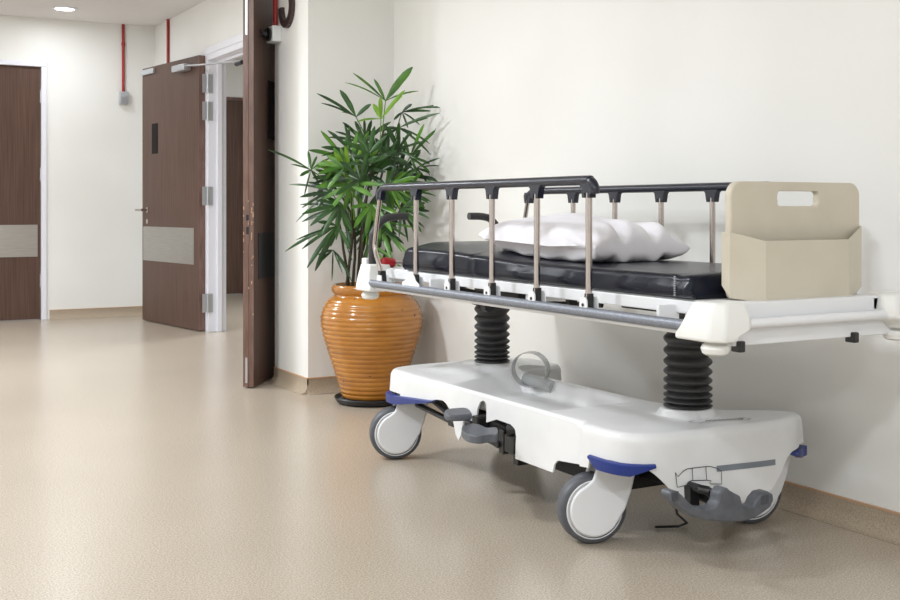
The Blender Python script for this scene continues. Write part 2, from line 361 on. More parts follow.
# the magnet keeper on that leaf
mp_ = Vector((XP, 6.04, 2.0))
ax = Vector((-1, 0, 0))
k0 = (Vector((XP - .03, 6.11, 2.0)))
t = thing('door_magnet', 'white wall box with black door magnet at the end of a short red conduit', 'door holder', (XP - .03, 6.11, 2.0))
bm = NB(); box(bm, XP - .055, XP - .0005, 6.055, 6.165, 1.945, 2.035); obj('wall_box', bm, M['whitebox'], t, bevel=.004)
bm = NB(); lathe(bm, [(.038, 0), (.038, .012), (.018, .02), (.014, .045), (.03, .055), (.034, .066), (0, .067)], (XP - .055, 6.11, 1.99), 20, ax); obj('magnet', bm, M['black'], t)
bm = NB(); tube(bm, [(XP - .02, 6.11, 2.03), (XP - .02, 6.11, CEIL)], .0125, 10); obj('conduit', bm, M['red'], t)
# brown doors seen in the side room
d = thing('door_4', None, None, (3.86, 12.6, 0), kind='structure')
bm = NB(); box(bm, 3.34, 4.38, 12.62, 12.665, .008, 2.24); obj('leaf', bm, M['wood'], d, smooth=False)
bm = NB(); box(bm, 3.30, 3.34, 12.585, 12.7, 0, 2.28); box(bm, 4.38, 4.42, 12.585, 12.7, 0, 2.28); box(bm, 3.3, 4.42, 12.585, 12.7, 2.245, 2.28)
obj('door_frame', bm, M['woodedge'], d, smooth=False)

# conduits and the device on the back wall
t = thing('door_magnet', 'grey magnet box hanging from a red conduit on the far wall beside the plain door', 'door holder', (2.522, YBK, 1.95))
bm = NB(); tube(bm, [(2.522, YBK - .014, 2.04), (2.522, YBK - .014, CEIL)], .013, 10); tube(bm, [(2.522, YBK - .014, 2.5), (2.522, YBK - .014, 2.53)], .017, 10)
obj('conduit', bm, M['red'], t)
bm = NB(); box(bm, 2.480, 2.566, YBK - .05, YBK - .0005, 1.955, 2.075); obj('wall_box', bm, M['greybox'], t, bevel=.012)
bm = NB(); lathe(bm, [(.036, 0), (.036, .014), (0, .015)], (2.522, YBK - .05, 1.995), 18, (0, -1, 0)); obj('magnet', bm, M['satin'], t)
yy, zz = onx(169.5, 63, XD)
bm = NB(); tube(bm, [(XD - .014, yy, 2.05), (XD - .014, yy, CEIL)], .013, 10)
tag(obj('conduit_pipe', bm, M['red']), 'thin red conduit coming down behind the open wood door', 'pipe')
# recessed light
t = thing('downlight', 'small round recessed ceiling light near the far wall', 'ceiling light', (1.885, 9.98, CEIL))
bm = NB(); lathe(bm, [(.078, 0), (.105, 0), (.105, -.006), (.078, -.010), (.078, 0)], (1.885, 9.98, CEIL - .0005), 32, cap=False); obj('rim', bm, M['frame'], t)
bm = NB(); lathe(bm, [(.077, -.008), (0, -.009)], (1.885, 9.98, CEIL), 32, cap=False); obj('diffuser', bm, M['lampglow'], t)
# brown numeral on the pier
def numpath(pts): return [(XP - .012, y, z) for y, z in pts]
bm = NB()
Y0, Z0 = 5.955, 2.20
pts = []
for k in range(0, 19):          # lower bowl, from the hook round to the waist
    a = PI * .98 + (PI * 1.52) * k / 18
    pts.append((Y0 - math.cos(a) * .080, Z0 - .075 + math.sin(a) * .095))
for k in range(0, 17):          # upper bowl
    a = -PI * .42 + (PI * 1.38) * k / 16
    pts.append((Y0 - math.cos(a) * .074, Z0 + .105 + math.sin(a) * .085))
A_, B_ = [], []
for i, (y, z) in enumerate(pts):
    p = Vector((y, z)); q = Vector(pts[min(i + 1, len(pts) - 1)]) - Vector(pts[max(i - 1, 0)]); q.normalize(); nn = Vector((-q.y, q.x)) * .022
    A_.append(p + nn); B_.append(p - nn)
rows = []
for a, b in zip(A_, B_):
    rows.append([bm.verts.new((XP - .0005, a.x, a.y)), bm.verts.new((XP - .022, a.x, a.y)), bm.verts.new((XP - .022, b.x, b.y)), bm.verts.new((XP - .0005, b.x, b.y))])
for i in range(len(rows) - 1):
    for k in range(4): bm.faces.new([rows[i][k], rows[i][(k + 1) % 4], rows[i + 1][(k + 1) % 4], rows[i + 1][k]])
bm.faces.new(rows[0]); bm.faces.new(rows[-1][::-1])
tag(obj('wall_number', bm, M['number'], smooth=False), 'dark brown raised numeral 3 high on the corner pier', 'sign')

# ------------------------------------------------------------ stretcher
ST = thing('hospital_stretcher', 'white wheeled hospital stretcher with raised chrome side rails against the right wall', 'stretcher', (2.30, 3.2, 0))
# base hood
BX, YF, YR = 2.36, 2.465, 4.15
side_px = [(392, 404), (410, 404), (432, 400), (438, 401), (441, 404), (444, 409), (455, 415), (471, 424), (471.5, 410), (474, 402.5), (477.5, 401), (480.5, 405), (481, 423), (491, 420), (505, 425), (509, 429), (511, 433), (511.5, 459), (549, 473), (550, 465), (553, 461), (590, 468)]
SB = sorted([onx(a, b, 2.0) for a, b in side_px])
def interp(T, v):
    if v <= T[0][0]: return T[0][1]
    for (a, b), (c, d_) in zip(T, T[1:]):
        if v <= c: return b + (d_ - b) * (v - a) / max(1e-6, c - a)
    return T[-1][1]
FR = [(2.0, .275), (2.02, .262), (2.055, .262), (2.085, .240), (2.12, .205), (2.15, .172), (2.19, .150), (2.42, .135), (2.47, .140), (2.51, .160), (2.555, .200), (2.585, .238), (2.62, .256), (2.72, .262)]
def bottom(x, y):
    s = interp(SB, y) if 2.69 < y < 3.95 else .272
    if x > 2.3 and y > 2.66: s = .23
    if y < 2.69: s = .272
    if y < 2.64: return interp(FR, x) if y < 2.60 else interp(FR, x) * .6 + s * .4
    return s
def sm(a, b, t):
    t = max(0, min(1, (t - a) / (b - a))); return t * t * (3 - 2 * t)
def rb(y): return .013 + .019 * (1 - sm(2.76, 2.84, y)) + .019 * sm(3.5, 3.72, y)
def hw(y):
    d0 = min(y - YF, YR - y); R = .20 if y < 3.3 else .17; base = .349 + .021 * (1 - sm(2.735, 2.775, y)) + .009 * sm(3.55, 3.75, y)
    if d0 >= R: return base
    q = max(0, (R - d0) / R); p = 3.4
    return base * max(0, 1 - q ** p) ** (1 / p)
# sample outline
def hwr(y):
    if y < 2.54: return hw(y)
    mid = 2.455 - BX
    if y < 3.3: return max(mid, .37 + (.175 - .37) * sm(2.55, 2.74, y) + (mid - .175) * sm(2.74, 2.95, y))
    if y < 3.86: return mid + (.355 - mid) * sm(3.72, 3.84, y)
    return hw(y)
def outline():
    pts = []
    ys = [YF + (YR - YF) * k / 240 for k in range(241)]
    fr = [YF + .20 * (k / 26.0) ** 2.6 for k in range(1, 26)]
    ys = fr + [y for y in ys if YF + .19 < y < YR - .17] + [YR - .17 * (k / 20.0) ** 2.4 for k in range(20, 0, -1)]
    ys += [2.699, 3.121, 3.124, 3.315, 3.318, 3.382, 3.385, 2.889, 2.892, 2.905]
    ys = sorted(set(ys))
    left = [(BX - hw(y), y) for y in ys]; right = [(BX + hwr(y), y) for y in ys]
    ctrf = [(BX + hw(ys[0]) * t, YF) for t in (-.8, -.6, -.4, -.2, 0, .2, .4, .6, .8)]
    ctrr = [(BX + hw(ys[-1]) * t, YR) for t in (.6, .2, -.2, -.6)]
    return left[::-1] + ctrf + right + ctrr        # goes down left side, front, right, rear
OL = outline()
BYF, BYR = 2.704, 3.868   # bellows centres
TOPZ = .357
def sm(a, b, t):
    t = max(0, min(1, (t - a) / (b - a))); return t * t * (3 - 2 * t)
def topz(x, y):
    z = TOPZ
    # sunken tray between the columns
    ty = sm(2.96, 3.01, y) * (1 - sm(3.50 + .12 * sm(BX - .3, BX, x), 3.62 + .12 * sm(BX - .3, BX, x), y))
    near = sm(BX - .322, BX - .300, x); far = 1 - sm(2.375, 2.41, x)
    z -= .062 * ty * near * far
    z -= .022 * sm(2.99, 3.03, y) * (1 - sm(3.20, 3.24, y)) * sm(BX - .29, BX - .26, x) * (1 - sm(BX + .02, BX + .06, x))
    for cy, zz in ((BYF, .380), (BYR, .383)):
        r = math.hypot((x - BX - .02) * .9, y - cy); t_ = sm(.076 if cy < 3 else .086, .085 if cy < 3 else .24, r); z = max(z, z * t_ + zz * (1 - t_))
    return z
def axis_pt(x, y):
    yy_ = min(max(y, YF + .34), YR - .34); return 2.255, yy_
bm = NB(); rings = []
n_ = len(OL)
def inset(i, dist):
    x, y = OL[i]; ax_, ay = axis_pt(x, y); v = Vector((ax_ - x, ay - y)); l = v.length
    return x + v.x / l * dist, y + v.y / l * dist
r_b = .03
prof = [0, 1, 2] + [3 + k for k in range(1, 7)]
DR = .015
for st in prof:
    ring = []
    for i in range(n_):
        zb = bottom(*OL[i]); q = rb(OL[i][1]); top_ = TOPZ - q
        if st < 3:
            t_ = (0, .5, 1)[st]; zz = zb + (top_ - zb) * t_; off_ = DR * (zz - .14) / (top_ - .14)
        else:
            a = PI / 2 * (st - 3) / 6; off_ = DR + q * .8 * (1 - math.cos(a)); zz = top_ + q * math.sin(a)
        x, y = inset(i, off_); ring.append(bm.verts.new((x, y, zz)))
    rings.append(ring)
for k in range(1, 46):
    ring = []
    for i in range(n_):
        ro = DR + rb(OL[i][1]) * .8
        x0, y0 = inset(i, ro); ax_, ay = axis_pt(*OL[i]); t_ = k / 45
        t_ = t_ ** 1.15
        x = x0 + (ax_ - x0) * t_; y = y0 + (ay - y0) * t_
        ring.append(bm.verts.new((x, y, topz(x, y))))
    rings.append(ring)
for a, b in zip(rings, rings[1:]):
    for i in range(n_): bm.faces.new([a[i], a[(i + 1) % n_], b[(i + 1) % n_], b[i]])
bmesh.ops.remove_doubles(bm, verts=rings[-1], dist=.0008)
hood = obj('base_cover', bm, M['hood'], ST, ang=50, solid=.006)
# blue corner bumpers
def band(ysel, z0, z1, out, lift=None):
    Z0, Z1 = z0, z1
    idx = [i for i in range(n_) if ysel(*OL[i])]
    # contiguous order
    idx.sort()
    for j in range(len(idx) - 1):
        if idx[j + 1] - idx[j] > 1: idx = idx[j + 1:] + idx[:j + 1]; break
    bm = NB(); rows = []
    for q, i in enumerate(idx):
        t_ = min(q, len(idx) - 1 - q) / 5; hgt = min(1, .25 + t_ * .75)
        tt = 0 if lift is None else max(0, min(1, (3.98 - OL[i][1]) / .31)); z0 = Z0 + .052 * tt; z1 = Z1 + .024 * tt
        o1 = inset(i, -out); o2 = inset(i, .02); zc = (z1)
        rows.append([bm.verts.new((*o2, z1 - (z1 - z0) * hgt)), bm.verts.new((*inset(i, -out * .6), z1 - (z1 - z0) * hgt)), bm.verts.new((*o1, z1 - (z1 - z0) * hgt * .7)), bm.verts.new((*o1, z1 - .004)), bm.verts.new((*inset(i, .0), z1)), bm.verts.new((*o2, z1))])
    for a, b in zip(rows, rows[1:]):
        for k in range(6): bm.faces.new([a[k], a[(k + 1) % 6], b[(k + 1) % 6], b[k]])
    bm.faces.new(rows[0]); bm.faces.new(rows[-1][::-1])
    o = obj('corner_bumper', bm, M['blue'], ST, ang=40); o['label'] = 'blue corner bumper'
band(lambda x, y: x < 2.085 and y < 2.695, .240, .274, .007)
band(lambda x, y: x > 2.61 and y < 2.66, .222, .252, .001)
band(lambda x, y: x < 2.13 and y > 3.67, .226, .262, .006, 1)
band(lambda x, y: x > 2.6 and y > 3.86, .228, .275, .007)
# dark chassis under the cover
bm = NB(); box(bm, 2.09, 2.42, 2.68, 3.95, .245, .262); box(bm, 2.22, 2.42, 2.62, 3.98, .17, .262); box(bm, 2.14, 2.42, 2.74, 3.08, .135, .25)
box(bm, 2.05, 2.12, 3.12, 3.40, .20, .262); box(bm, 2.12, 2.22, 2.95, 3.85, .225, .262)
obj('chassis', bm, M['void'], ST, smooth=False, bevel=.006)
bm = NB()
box(bm, 2.10, 2.125, 3.13, 3.36, .155, .24); box(bm, 2.03, 2.10, 3.13, 3.16, .15, .27); box(bm, 2.03, 2.10, 3.22, 3.25, .17, .25)
tube(bm, [(2.02, 3.18, .262), (2.06, 3.14, .262)], .02, 10); tube(bm, [(2.06, 3.1, .17), (2.06, 3.9, .235)], .012, 8); tube(bm, [(2.02, 3.25, .20), (2.3, 3.25, .20)], .013, 8)
tube(bm, smoothpts([(2.05, 3.45, .235), (2.04, 3.55, .225), (2.06, 3.68, .25), (2.1, 3.85, .26)]), .014, 8)
box(bm, 2.04, 2.08, 3.58, 3.62, .20, .275)
obj('pedal_linkage', bm, M['black'], ST, bevel=.003)
# side pedals
def pedal(pts, x0, z, th, dz=0):
    bm = NB(); poly = smoothpts([(*p, 0) for p in pts + [pts[0]]], 5)[:-1]
    prism(bm, [(p.x, p.y) for p in poly], lambda a, b: (a, b, z - th + dz * (b - 3.3)), lambda a, b: (a, b, z + dz * (b - 3.3)))
    return bm
p1 = pedal([tuple(floorp(a_, b_, .302)) for a_, b_ in [(444, 411.5), (446, 409.3), (452, 408), (466, 407.5), (471, 411), (470.5, 414), (456, 415), (447, 414.5)]], 0, .302, .022)
obj('foot_pedal', p1, M['pedal'], ST, bevel=.006)
bm = NB(); prism(bm, [(3.40, .29), (3.50, .29), (3.465, .20), (3.445, .182), (3.43, .20)], lambda a, b: (1.985, a, b), lambda a, b: (1.992, a, b))
o = obj('pedal_flap', bm, M['white'], ST, smooth=False)
p2 = pedal([tuple(floorp(a_, b_, .268)) for a_, b_ in [(461.5, 429), (463, 425.5), (471, 423.2), (480, 424.5), (487, 427.5), (497, 427.5), (497, 434), (489, 434.5), (479, 436), (467, 434)]], 0, .268, .026)
obj('foot_pedal', p2, M['pedal'], ST, bevel=.007)
bm = NB(); box(bm, 2.02, 2.12, 3.14, 3.20, .185, .245); obj('pedal_bracket', bm, M['black'], ST, smooth=False, bevel=.005)
bm = NB(); box(bm, 2.0, 2.14, 3.34, 3.38, .225, .28); obj('pedal_bracket', bm, M['black'], ST, smooth=False, bevel=.005)
# steering pedal at the foot end
pp = [(664.5, 497), (663, 491), (666, 488.5), (671, 489), (676, 493), (682, 500), (690, 505.5), (700, 506.5), (708, 505), (712, 499), (713, 491), (715.5, 488), (716.5, 486), (721, 485.5), (723, 488), (728, 491), (734, 494), (736, 502), (741, 505), (747, 503.5), (750, 497), (755, 491), (762, 489.5), (766.5, 492), (767, 498), (764, 505), (756, 511), (748, 516), (736, 519.5), (716, 520), (698, 518), (686, 514.5), (675, 508)]
bm = NB(); pol = [ony(a + 3, b + 1, 2.368) for a, b in pp]
def pedal_y(x): return 2.375 - .012 * math.cos((x - 2.2) * 12)
prism(bm, pol, lambda a, b: (a, 2.352, b), lambda a, b: (a, 2.394, b))
sp = obj('steering_pedal', bm, M['pedal'], ST, bevel=.007, bseg=3)
for cx_, cz in (ony(671, 495, 2.368), ony(761, 498, 2.368)):
    bm = NB()
    for k in range(5):
        box(bm, cx_ - .014 + k * .006, cx_ - .0115 + k * .006, 2.3505, 2.356, cz - .014, cz + .012)
    obj('pedal_tread', bm, M['tire'], sp, smooth=False)

bm = NB(); a_ = ony(697, 488, 2.44); tube(bm, [(a_[0], 2.47, a_[1]), (a_[0], 2.425, a_[1]), (a_[0] + .012, 2.412, a_[1] - .002), (a_[0] + .05, 2.41, a_[1] - .03)], .013, 10)
b0 = ony(692, 502, 2.46); box(bm, a_[0] - .016, a_[0] + .018, 2.45, 2.50, .14, a_[1]); tube(bm, [(2.235, 2.40, .17), (2.235, 2.62, .19)], .02, 10)
obj('pedal_lever', bm, M['black'], ST)
# printed marks on the front apron
OLF = sorted([(x, y) for x, y in OL if y < 2.545])
def fronty(x): return interp(OLF, x)
def ribbon(pts, wd_, m, name, parent, lift=.0012):
    bm = NB(); P_ = []
    for (a, b) in zip(pts, pts[1:]):
        n = max(1, int((Vector(b) - Vector(a)).length / .012))
        for k in range(n): P_.append(Vector(a).lerp(Vector(b), k / n))
    P_.append(Vector(pts[-1]))
    rows = []
    for i, p in enumerate(P_):
        q = (P_[min(i + 1, len(P_) - 1)] - P_[max(i - 1, 0)]).normalized(); nn = Vector((-q.y, q.x)) * wd_ / 2
        r = []
        for s_ in (1, -1):
            c_ = p + nn * s_; f_ = (c_.y - .14) / (TOPZ - .032 - .14); ins = DR * max(0, min(1, f_)) * (2.805 - YF) / math.hypot(2.805 - YF, c_.x - 2.255) if f_ > 0 else 0
            r.append(bm.verts.new((c_.x, fronty(c_.x) - lift - .0008 + ins, c_.y)))
        rows.append(r)
    for a, b in zip(rows, rows[1:]): bm.faces.new([a[0], a[1], b[1], b[0]])
    return obj(name, bm, m, parent, smooth=False)
bm_paths = [[(677, 473), (679, 477), (684, 471.5), (688, 469), (692, 468.2), (705.5, 466.5), (710, 466.3), (716, 468), (720.5, 471), (720, 483.5), (709, 483.5), (708.5, 482), (710, 480.5), (706, 479.8), (691, 480.5), (688, 482), (688.5, 484.5), (678, 487.5), (677, 473)],
            [(692.4, 468.2), (692.4, 480.5)], [(705.5, 466.5), (705.5, 479.8)]]
def dec(p): return ony(p[0], p[1], 2.475)
joined = None
for k, pth in enumerate(bm_paths): ribbon([dec(p) for p in pth], .0022, M['ink'], 'outline_print', hood)
ribbon([dec((716, 468.6)), dec((775, 462))], .017, M['stripe'], 'stripe_print', hood, .001)
# scribbled lettering on the top of the hood
def topmark(pts, wd_, name='printed_mark'):
    bm = NB(); rows = []
    P_ = [Vector(p) for p in pts]
    for i, p in enumerate(P_):
        q = (P_[min(i + 1, len(P_) - 1)] - P_[max(i - 1, 0)]).normalized(); nn = Vector((-q.y, q.x)) * wd_ / 2
        rows.append([bm.verts.new((c_.x, c_.y, topz(c_.x, c_.y) + .0028)) for c_ in (p + nn, p - nn)])
    for a, b in zip(rows, rows[1:]): bm.faces.new([a[0], a[1], b[1], b[0]])
    return obj(name, bm, M['ink'], hood, smooth=False)
def px2top(p): return floorp(p[0] + 1, p[1] + 2.6, TOPZ)
topmark([px2top(p) for p in [(688, 419.5), (692, 421), (698, 421.2), (703, 420), (708, 419)]], .003)
topmark([px2top(p) for p in [(688, 419.5), (694, 418.4), (701, 418.2)]], .003)
for k in range(9):
    x0_ = 705 + k * 4.2; yb_ = 419.2 - k * .28
    topmark([px2top(p) for p in [(x0_, yb_ + .5), (x0_ + 1.2, yb_ - 1.1), (x0_ + 2.4, yb_ + .5), (x0_ + 3.6, yb_ - .8)]], .0035)
topmark([px2top(p) for p in [(740, 417.6), (746, 418.2), (750, 417), (744, 416), (736, 416.4)]], .003)
# bellows
def bellows(cy, r0, r1, z0, z1):
    prof = []; N_ = 11; zs = z0; tot = sum(.55 + k * .13 for k in range(N_)); prof.append((r0 * .93, z0))
    z = z0
    for k in range(N_):
        h_ = (z1 - z0) * (.55 + k * .13) / tot; R = r1
        for t_, rr_ in ((.14, .88), (.3, .96), (.42, .995), (.56, 1.0), (.7, .96), (.85, .88), (1.0, .82)): prof.append((R * rr_, z + h_ * t_))
        z += h_
    bm = NB(); lathe(bm, prof, (BX + .025, cy, 0), 40); obj('column_bellows', bm, M['rubber'], ST, ang=80)
bellows(BYF, .071, .0755, .378, .70); bellows(BYR, .070, .0715, .381, .70)
# oxygen holder ring on the base
bm = NB(); rr_ = []
e_, a_v = Vector((.66, -.75, 0)), Vector((.75, .66, 0)); rc = Vector((2.365, 3.56, .392))
for k in range(33):
    a = 2 * PI * k / 32
    rr_.append([bm.verts.new(rc + e_ * math.cos(a) * .070 + Zv * math.sin(a) * .066 + a_v * dx) for dx in (-.028, 0.028)])
for a, b in zip(rr_, rr_[1:]): bm.faces.new([a[0], a[1], b[1], b[0]])
obj('bottle_holder', bm, M['clear'], ST, solid=.003)
bm = NB(); tube(bm, [(2.37, 3.60, .350), (2.40, 3.46, .335)], .024, 16); obj('holder_tube', bm, M['clear'], ST)
# casters
def caster(px_, py_, wx, wy):
    R = .104; wc = Vector((wx, wy, R)); ang = math.radians(17)
    n = Vector((-math.sin(ang), -math.cos(ang), 0)); u = Vector((math.cos(ang), -math.sin(ang), 0))   # n faces the corridor, u to the pivot
    bm = NB()
    def F3(a, b, c_): return wc + u * a + Zv * b + n * c_
    for s_ in (.030, -.040):
        poly = [(math.cos(t) * .079, math.sin(t) * .079) for t in [math.radians(115 + 10 * k) for k in range(0, 20)]]
        poly = [(-.032, .072)] + [(math.cos(math.radians(a)) * .079, math.sin(math.radians(a)) * .079) for a in range(120, 331, 10)] + [(.094, .0), (.112, .05), (.124, .10), (.132, .168), (.02, .168), (.002, .12), (-.008, .09)]
        prism(bm, poly, lambda a, b: F3(a, b, s_ - .004), lambda a, b: F3(a, b, s_ + .010))
    prism(bm, [(.06, .115), (.105, .095), (.112, .168), (.02, .168), (.02, .13)], lambda a, b: F3(a, b, -.04), lambda a, b: F3(a, b, .03))
    cs = obj('caster', bm, M['white'], ST, bevel=.006, bseg=3)
    bm = NB(); lathe(bm, [(.082, -.034), (.096, -.033), (.102, -.026), (.104, -.012), (.104, .010), (.102, .022), (.096, .028), (.086, .029), (.084, .024), (.084, -.03)], wc, 56, n, cap=False)
    lathe(bm, [(0, -.03), (.083, -.03)], wc, 40, n, cap=False); obj('tyre', bm, M['tire'], cs, ang=60)
    bm = NB(); lathe(bm, [(.0845, .0275), (.0845, .031), (.0865, .0315), (.0885, .0285)], wc, 56, n, cap=False); obj('rim_ring', bm, M['white'], cs)
    bm = NB(); lathe(bm, [(0, .026), (.083, .026), (.083, .0)], wc, 48, n, cap=False); obj('wheel_disc', bm, M['hood'], cs)
    pc = wc + u * .07
    bm = NB(); lathe(bm, [(.035, .262), (.035, .30)], (pc.x, pc.y, 0), 20); obj('swivel', bm, M['black'], cs)
caster(0, 0, 2.036, 2.735); caster(0, 0, 2.035, 4.035); caster(0, 0, 2.60, 2.66); caster(0, 0, 2.58, 4.0)
bm = NB(); tube(bm, [(*floorp(655, 527, .006), .006), (*floorp(678, 526.5, .006), .006), (*floorp(687, 523, .008), .008), (2.32, 2.68, .06), (2.33, 2.72, .18)], .004, 6); obj('grounding_strap', bm, M['black'], ST)

# litter
LX, LH = 2.275, .345
XN, XFf = LX - LH, LX + LH
ZB = .705
def litter():
    # white frame rails
    bm = NB()
    for x in (2.0, 2.52): box(bm, x - .012, x + .012, 2.10, 4.12, .724, .758)
    box(bm, 2.0, 2.52, 4.08, 4.11, .70, .758); box(bm, 2.0, 2.52, 3.0, 3.04, .70, .742); box(bm, 2.0, 2.52, 2.25, 2.28, .70, .742)
    box(bm, 2.0, 2.60, 2.100, 2.145, .655, .7625)
    box(bm, 2.0, 2.545, 2.145, 4.10, .752, .7615)
    for yq in (2.30, 3.55): box(bm, XN, 2.0, yq, yq + .012, .695, .745)
    fr = obj('litter_frame', bm, M['white'], ST, smooth=False, bevel=.003)
    bm = NB(); box(bm, 2.20, 2.50, 2.58, 2.80, .69, .75); box(bm, 2.2, 2.5, 3.80, 3.96, .69, .75); box(bm, 2.42, 2.50, 2.30, 2.45, .70, .75); tube(bm, [(2.05, 3.70, .715), (2.12, 3.25, .675), (2.2, 2.9, .69)], .009, 8)
    tube(bm, [(2.03, 3.66, .70), (2.06, 3.42, .66), (2.15, 3.37, .66)], .010, 8); lathe(bm, [(.018, 0), (.018, .03)], (2.06, 3.36, .655), 12, (0, 1, 0))
    box(bm, 2.03, 2.06, 2.84, 2.86, .69, .72); box(bm, 2.03, 2.07, 3.13, 3.27, .69, .735)
    obj('litter_underframe', bm, M['void'], ST, smooth=False)
    for x in (XN - .015, XFf + .015):
        bm = NB(); tube(bm, [(x, 2.16, ZB), (x, 4.06, ZB)], .0145, 16); obj('side_bar', bm, M['bar'], ST)
        sg = 1 if x < LX else -1
        bm = NB(); tube(bm, [(x + sg * .012, 2.16, ZB - .017), (x + sg * .012, 4.06, ZB - .017)], .008, 8); box(bm, min(x + sg * .008, x + sg * .026), max(x + sg * .008, x + sg * .026), 2.16, 4.06, ZB - .012, ZB + .006); obj('bar_backing', bm, M['white'], ST)
    bm = NB(); tube(bm, [(2.0, 2.080, .712), (2.56, 2.080, .712)], .0128, 16); obj('end_bar', bm, M['white'], ST)
    bm = NB(); tube(bm, [(2.0, 4.13, .712), (2.52, 4.13, .712)], .0145, 16); obj('end_bar', bm, M['white'], ST)
    # lower cross beam bracket with rubber stops
    bm = NB(); box(bm, 2.05, 2.5, 2.15, 2.17, .650, .70); obj('foot_crossbeam', bm, M['white'], ST, smooth=False)
    for x in (2.02, 2.43):
        bm = NB(); box(bm, x - .010, x + .010, 2.088, 2.12, .640, .668); obj('rubber_stop', bm, M['black'], ST, bevel=.003)
litter()
def corner_block(sx, sy):
    # sx: -1 corridor side, sy: -1 foot end
    ox = XN - .035 if sx < 0 else XFf + .035; oy = 2.045 if sy < 0 else 4.14
    X = lambda a: ox - sx * a      # a: inwards from outer side
    Y = lambda b: oy - sy * b
    top = .772 if sy < 0 else .782
    poly = [(0, .0), (0, 0)]
    bm = NB()
    def pl(o, iy, ix, f): return [(o, .03), (o, iy), (ix - .015, iy), (ix, iy - .04), (ix, .03 + f), (ix - .022, f), (o + .025, f)]
    rows = []
    for P_, z in ((pl(0, .155, .088, 0), .672), (pl(0, .155, .098, 0), .686), (pl(.002, .140, .134, 0), .703), (pl(.010, .125, .134, .004), .735), (pl(.022, .110, .126, .014), top - .004)):
        rows.append([bm.verts.new((X(a), Y(b), z)) for a, b in P_])
    for a, b in zip(rows, rows[1:]):
        for i in range(7): bm.faces.new([a[i], a[(i + 1) % 7], b[(i + 1) % 7], b[i]])
    bm.faces.new(rows[0]); bm.faces.new(rows[-1])
    o = obj('corner_block', bm, M['cream'], ST, bevel=.010, bseg=3)
    bm = NB(); lathe(bm, [(.018, .0), (.020, -.006), (.032, -.013), (.036, -.022), (.032, -.034), (.024, -.039), (0, -.041)], (X(.05), Y(.06), .676), 28)
    obj('bumper_knob', bm, M['cream'], o)
    if sy > 0:
        bm = NB(); box(bm, min(X(.03), X(.075)), max(X(.03), X(.075)), min(Y(.02), Y(.06)), max(Y(.02), Y(.06)), .76, .80); obj('handle_socket', bm, M['cream'], o, bevel=.004)
for sx in (-1, 1):
    for sy in (-1, 1): corner_block(sx, sy)
# side rails
def side_rail(x, sg):
    inn = -sg   # direction towards outside
    bm = NB(); ys = [v - (0 if sg > 0 else .02) for v in (2.605, 2.869, 3.130, 3.394, 3.66)]
    zt = 1.079 if sg > 0 else 1.070
    path = smoothpts([(x, 2.578, 1.040), (x, 2.581, zt - .018), (x, 2.60, zt - .003), (x, 2.66, zt), (x, 3.2, zt), (x, 3.84, zt), (x, 3.92, zt - .002), (x, 3.955, zt - .018), (x, 3.962, 1.035)], 6)
    tube(bm, path, .0145, 14)
    for y in ys + [3.955]:
        a = .0 if y != 3.955 else 0
        prism(bm, [(max(y - .038, 2.588), zt - .006), (min(y + .038, 3.972), zt - .006), (y + .024, zt - .020), (y + .018, zt - .050), (y + .007, zt - .050), (y + .007, zt - .036), (y - .007, zt - .036), (y - .007, zt - .050), (y - .018, zt - .050), (max(y - .024, 2.586), zt - .020)], lambda p, q: (x - .011, p, q), lambda p, q: (x + .011, p, q))
    r = obj('side_rail', bm, M['navy'], ST, ang=50)
    for y in ys:
        bm = NB(); tube(bm, [(x, y, 1.045), (x, y, .745)], .0095, 12); obj('rail_post', bm, M['chrome'], r)
        bm = NB()
        box(bm, x - .018, x + .018, y - .017, y + .017, .696, .702)
        for dx in (-.021, .017): prism(bm, [(y - .019, .698), (y + .019, .698), (y + .017, .738), (y + .010, .747), (y - .010, .747), (y - .017, .738)], lambda p, q: (x + dx, p, q), lambda p, q: (x + dx + .004, p, q))
        obj('post_bracket', bm, M['white'], r, smooth=False)
        bm = NB(); prism(bm, [(y - .010, .703), (y + .008, .703), (y + .010, .748), (y + .008, .757), (y - .010, .757)], lambda p, q: (x - .009, p, q), lambda p, q: (x + .009, p, q))
        lathe(bm, [(.005, 0), (.005, .003)], (x - sg * .020, y, .725), 8, (-sg, 0, 0)); obj('post_foot', bm, M['black'], r, smooth=False)
    bm = NB(); tube(bm, smoothpts([(x, 3.957, 1.05), (x, 3.975, .99), (x, 4.003, .88), (x, 4.006, .845), (x, 3.99, .81), (x, 3.943, .745)], 4), .0090, 12); obj('rail_post', bm, M['chrome'], r)
    bm = NB()
    box(bm, x - .016, x + .017, 3.925, 3.95, .696, .702)
    for dx in (-.016, .013): prism(bm, [(3.915, .698), (3.96, .698), (3.955, .74), (3.92, .74)], lambda p, q: (x + dx, p, q), lambda p, q: (x + dx + .004, p, q))
    obj('post_bracket', bm, M['white'], r, smooth=False)
    bm = NB(); prism(bm, [(3.925, .703), (3.95, .703), (3.955, .757), (3.935, .757)], lambda p, q: (x - .012, p, q), lambda p, q: (x + .012, p, q)); obj('post_foot', bm, M['black'], r, smooth=False)
    bm = NB(); pl = [(3.59, .71), (3.595, .725), (3.62, .735), (3.635, .755), (3.655, .762), (3.68, .755), (3.70, .735), (3.725, .728), (3.73, .705), (3.71, .695), (3.61, .695)]
    prism(bm, [(p - .0, q) for p, q in pl], lambda p, q: (x - sg * .024, p, q), lambda p, q: (x - sg * .019, p, q))
    lk = obj('lock_plate', bm, M['white'], r, smooth=False, bevel=.002)
side_rail(XN, 1); side_rail(XFf, -1)
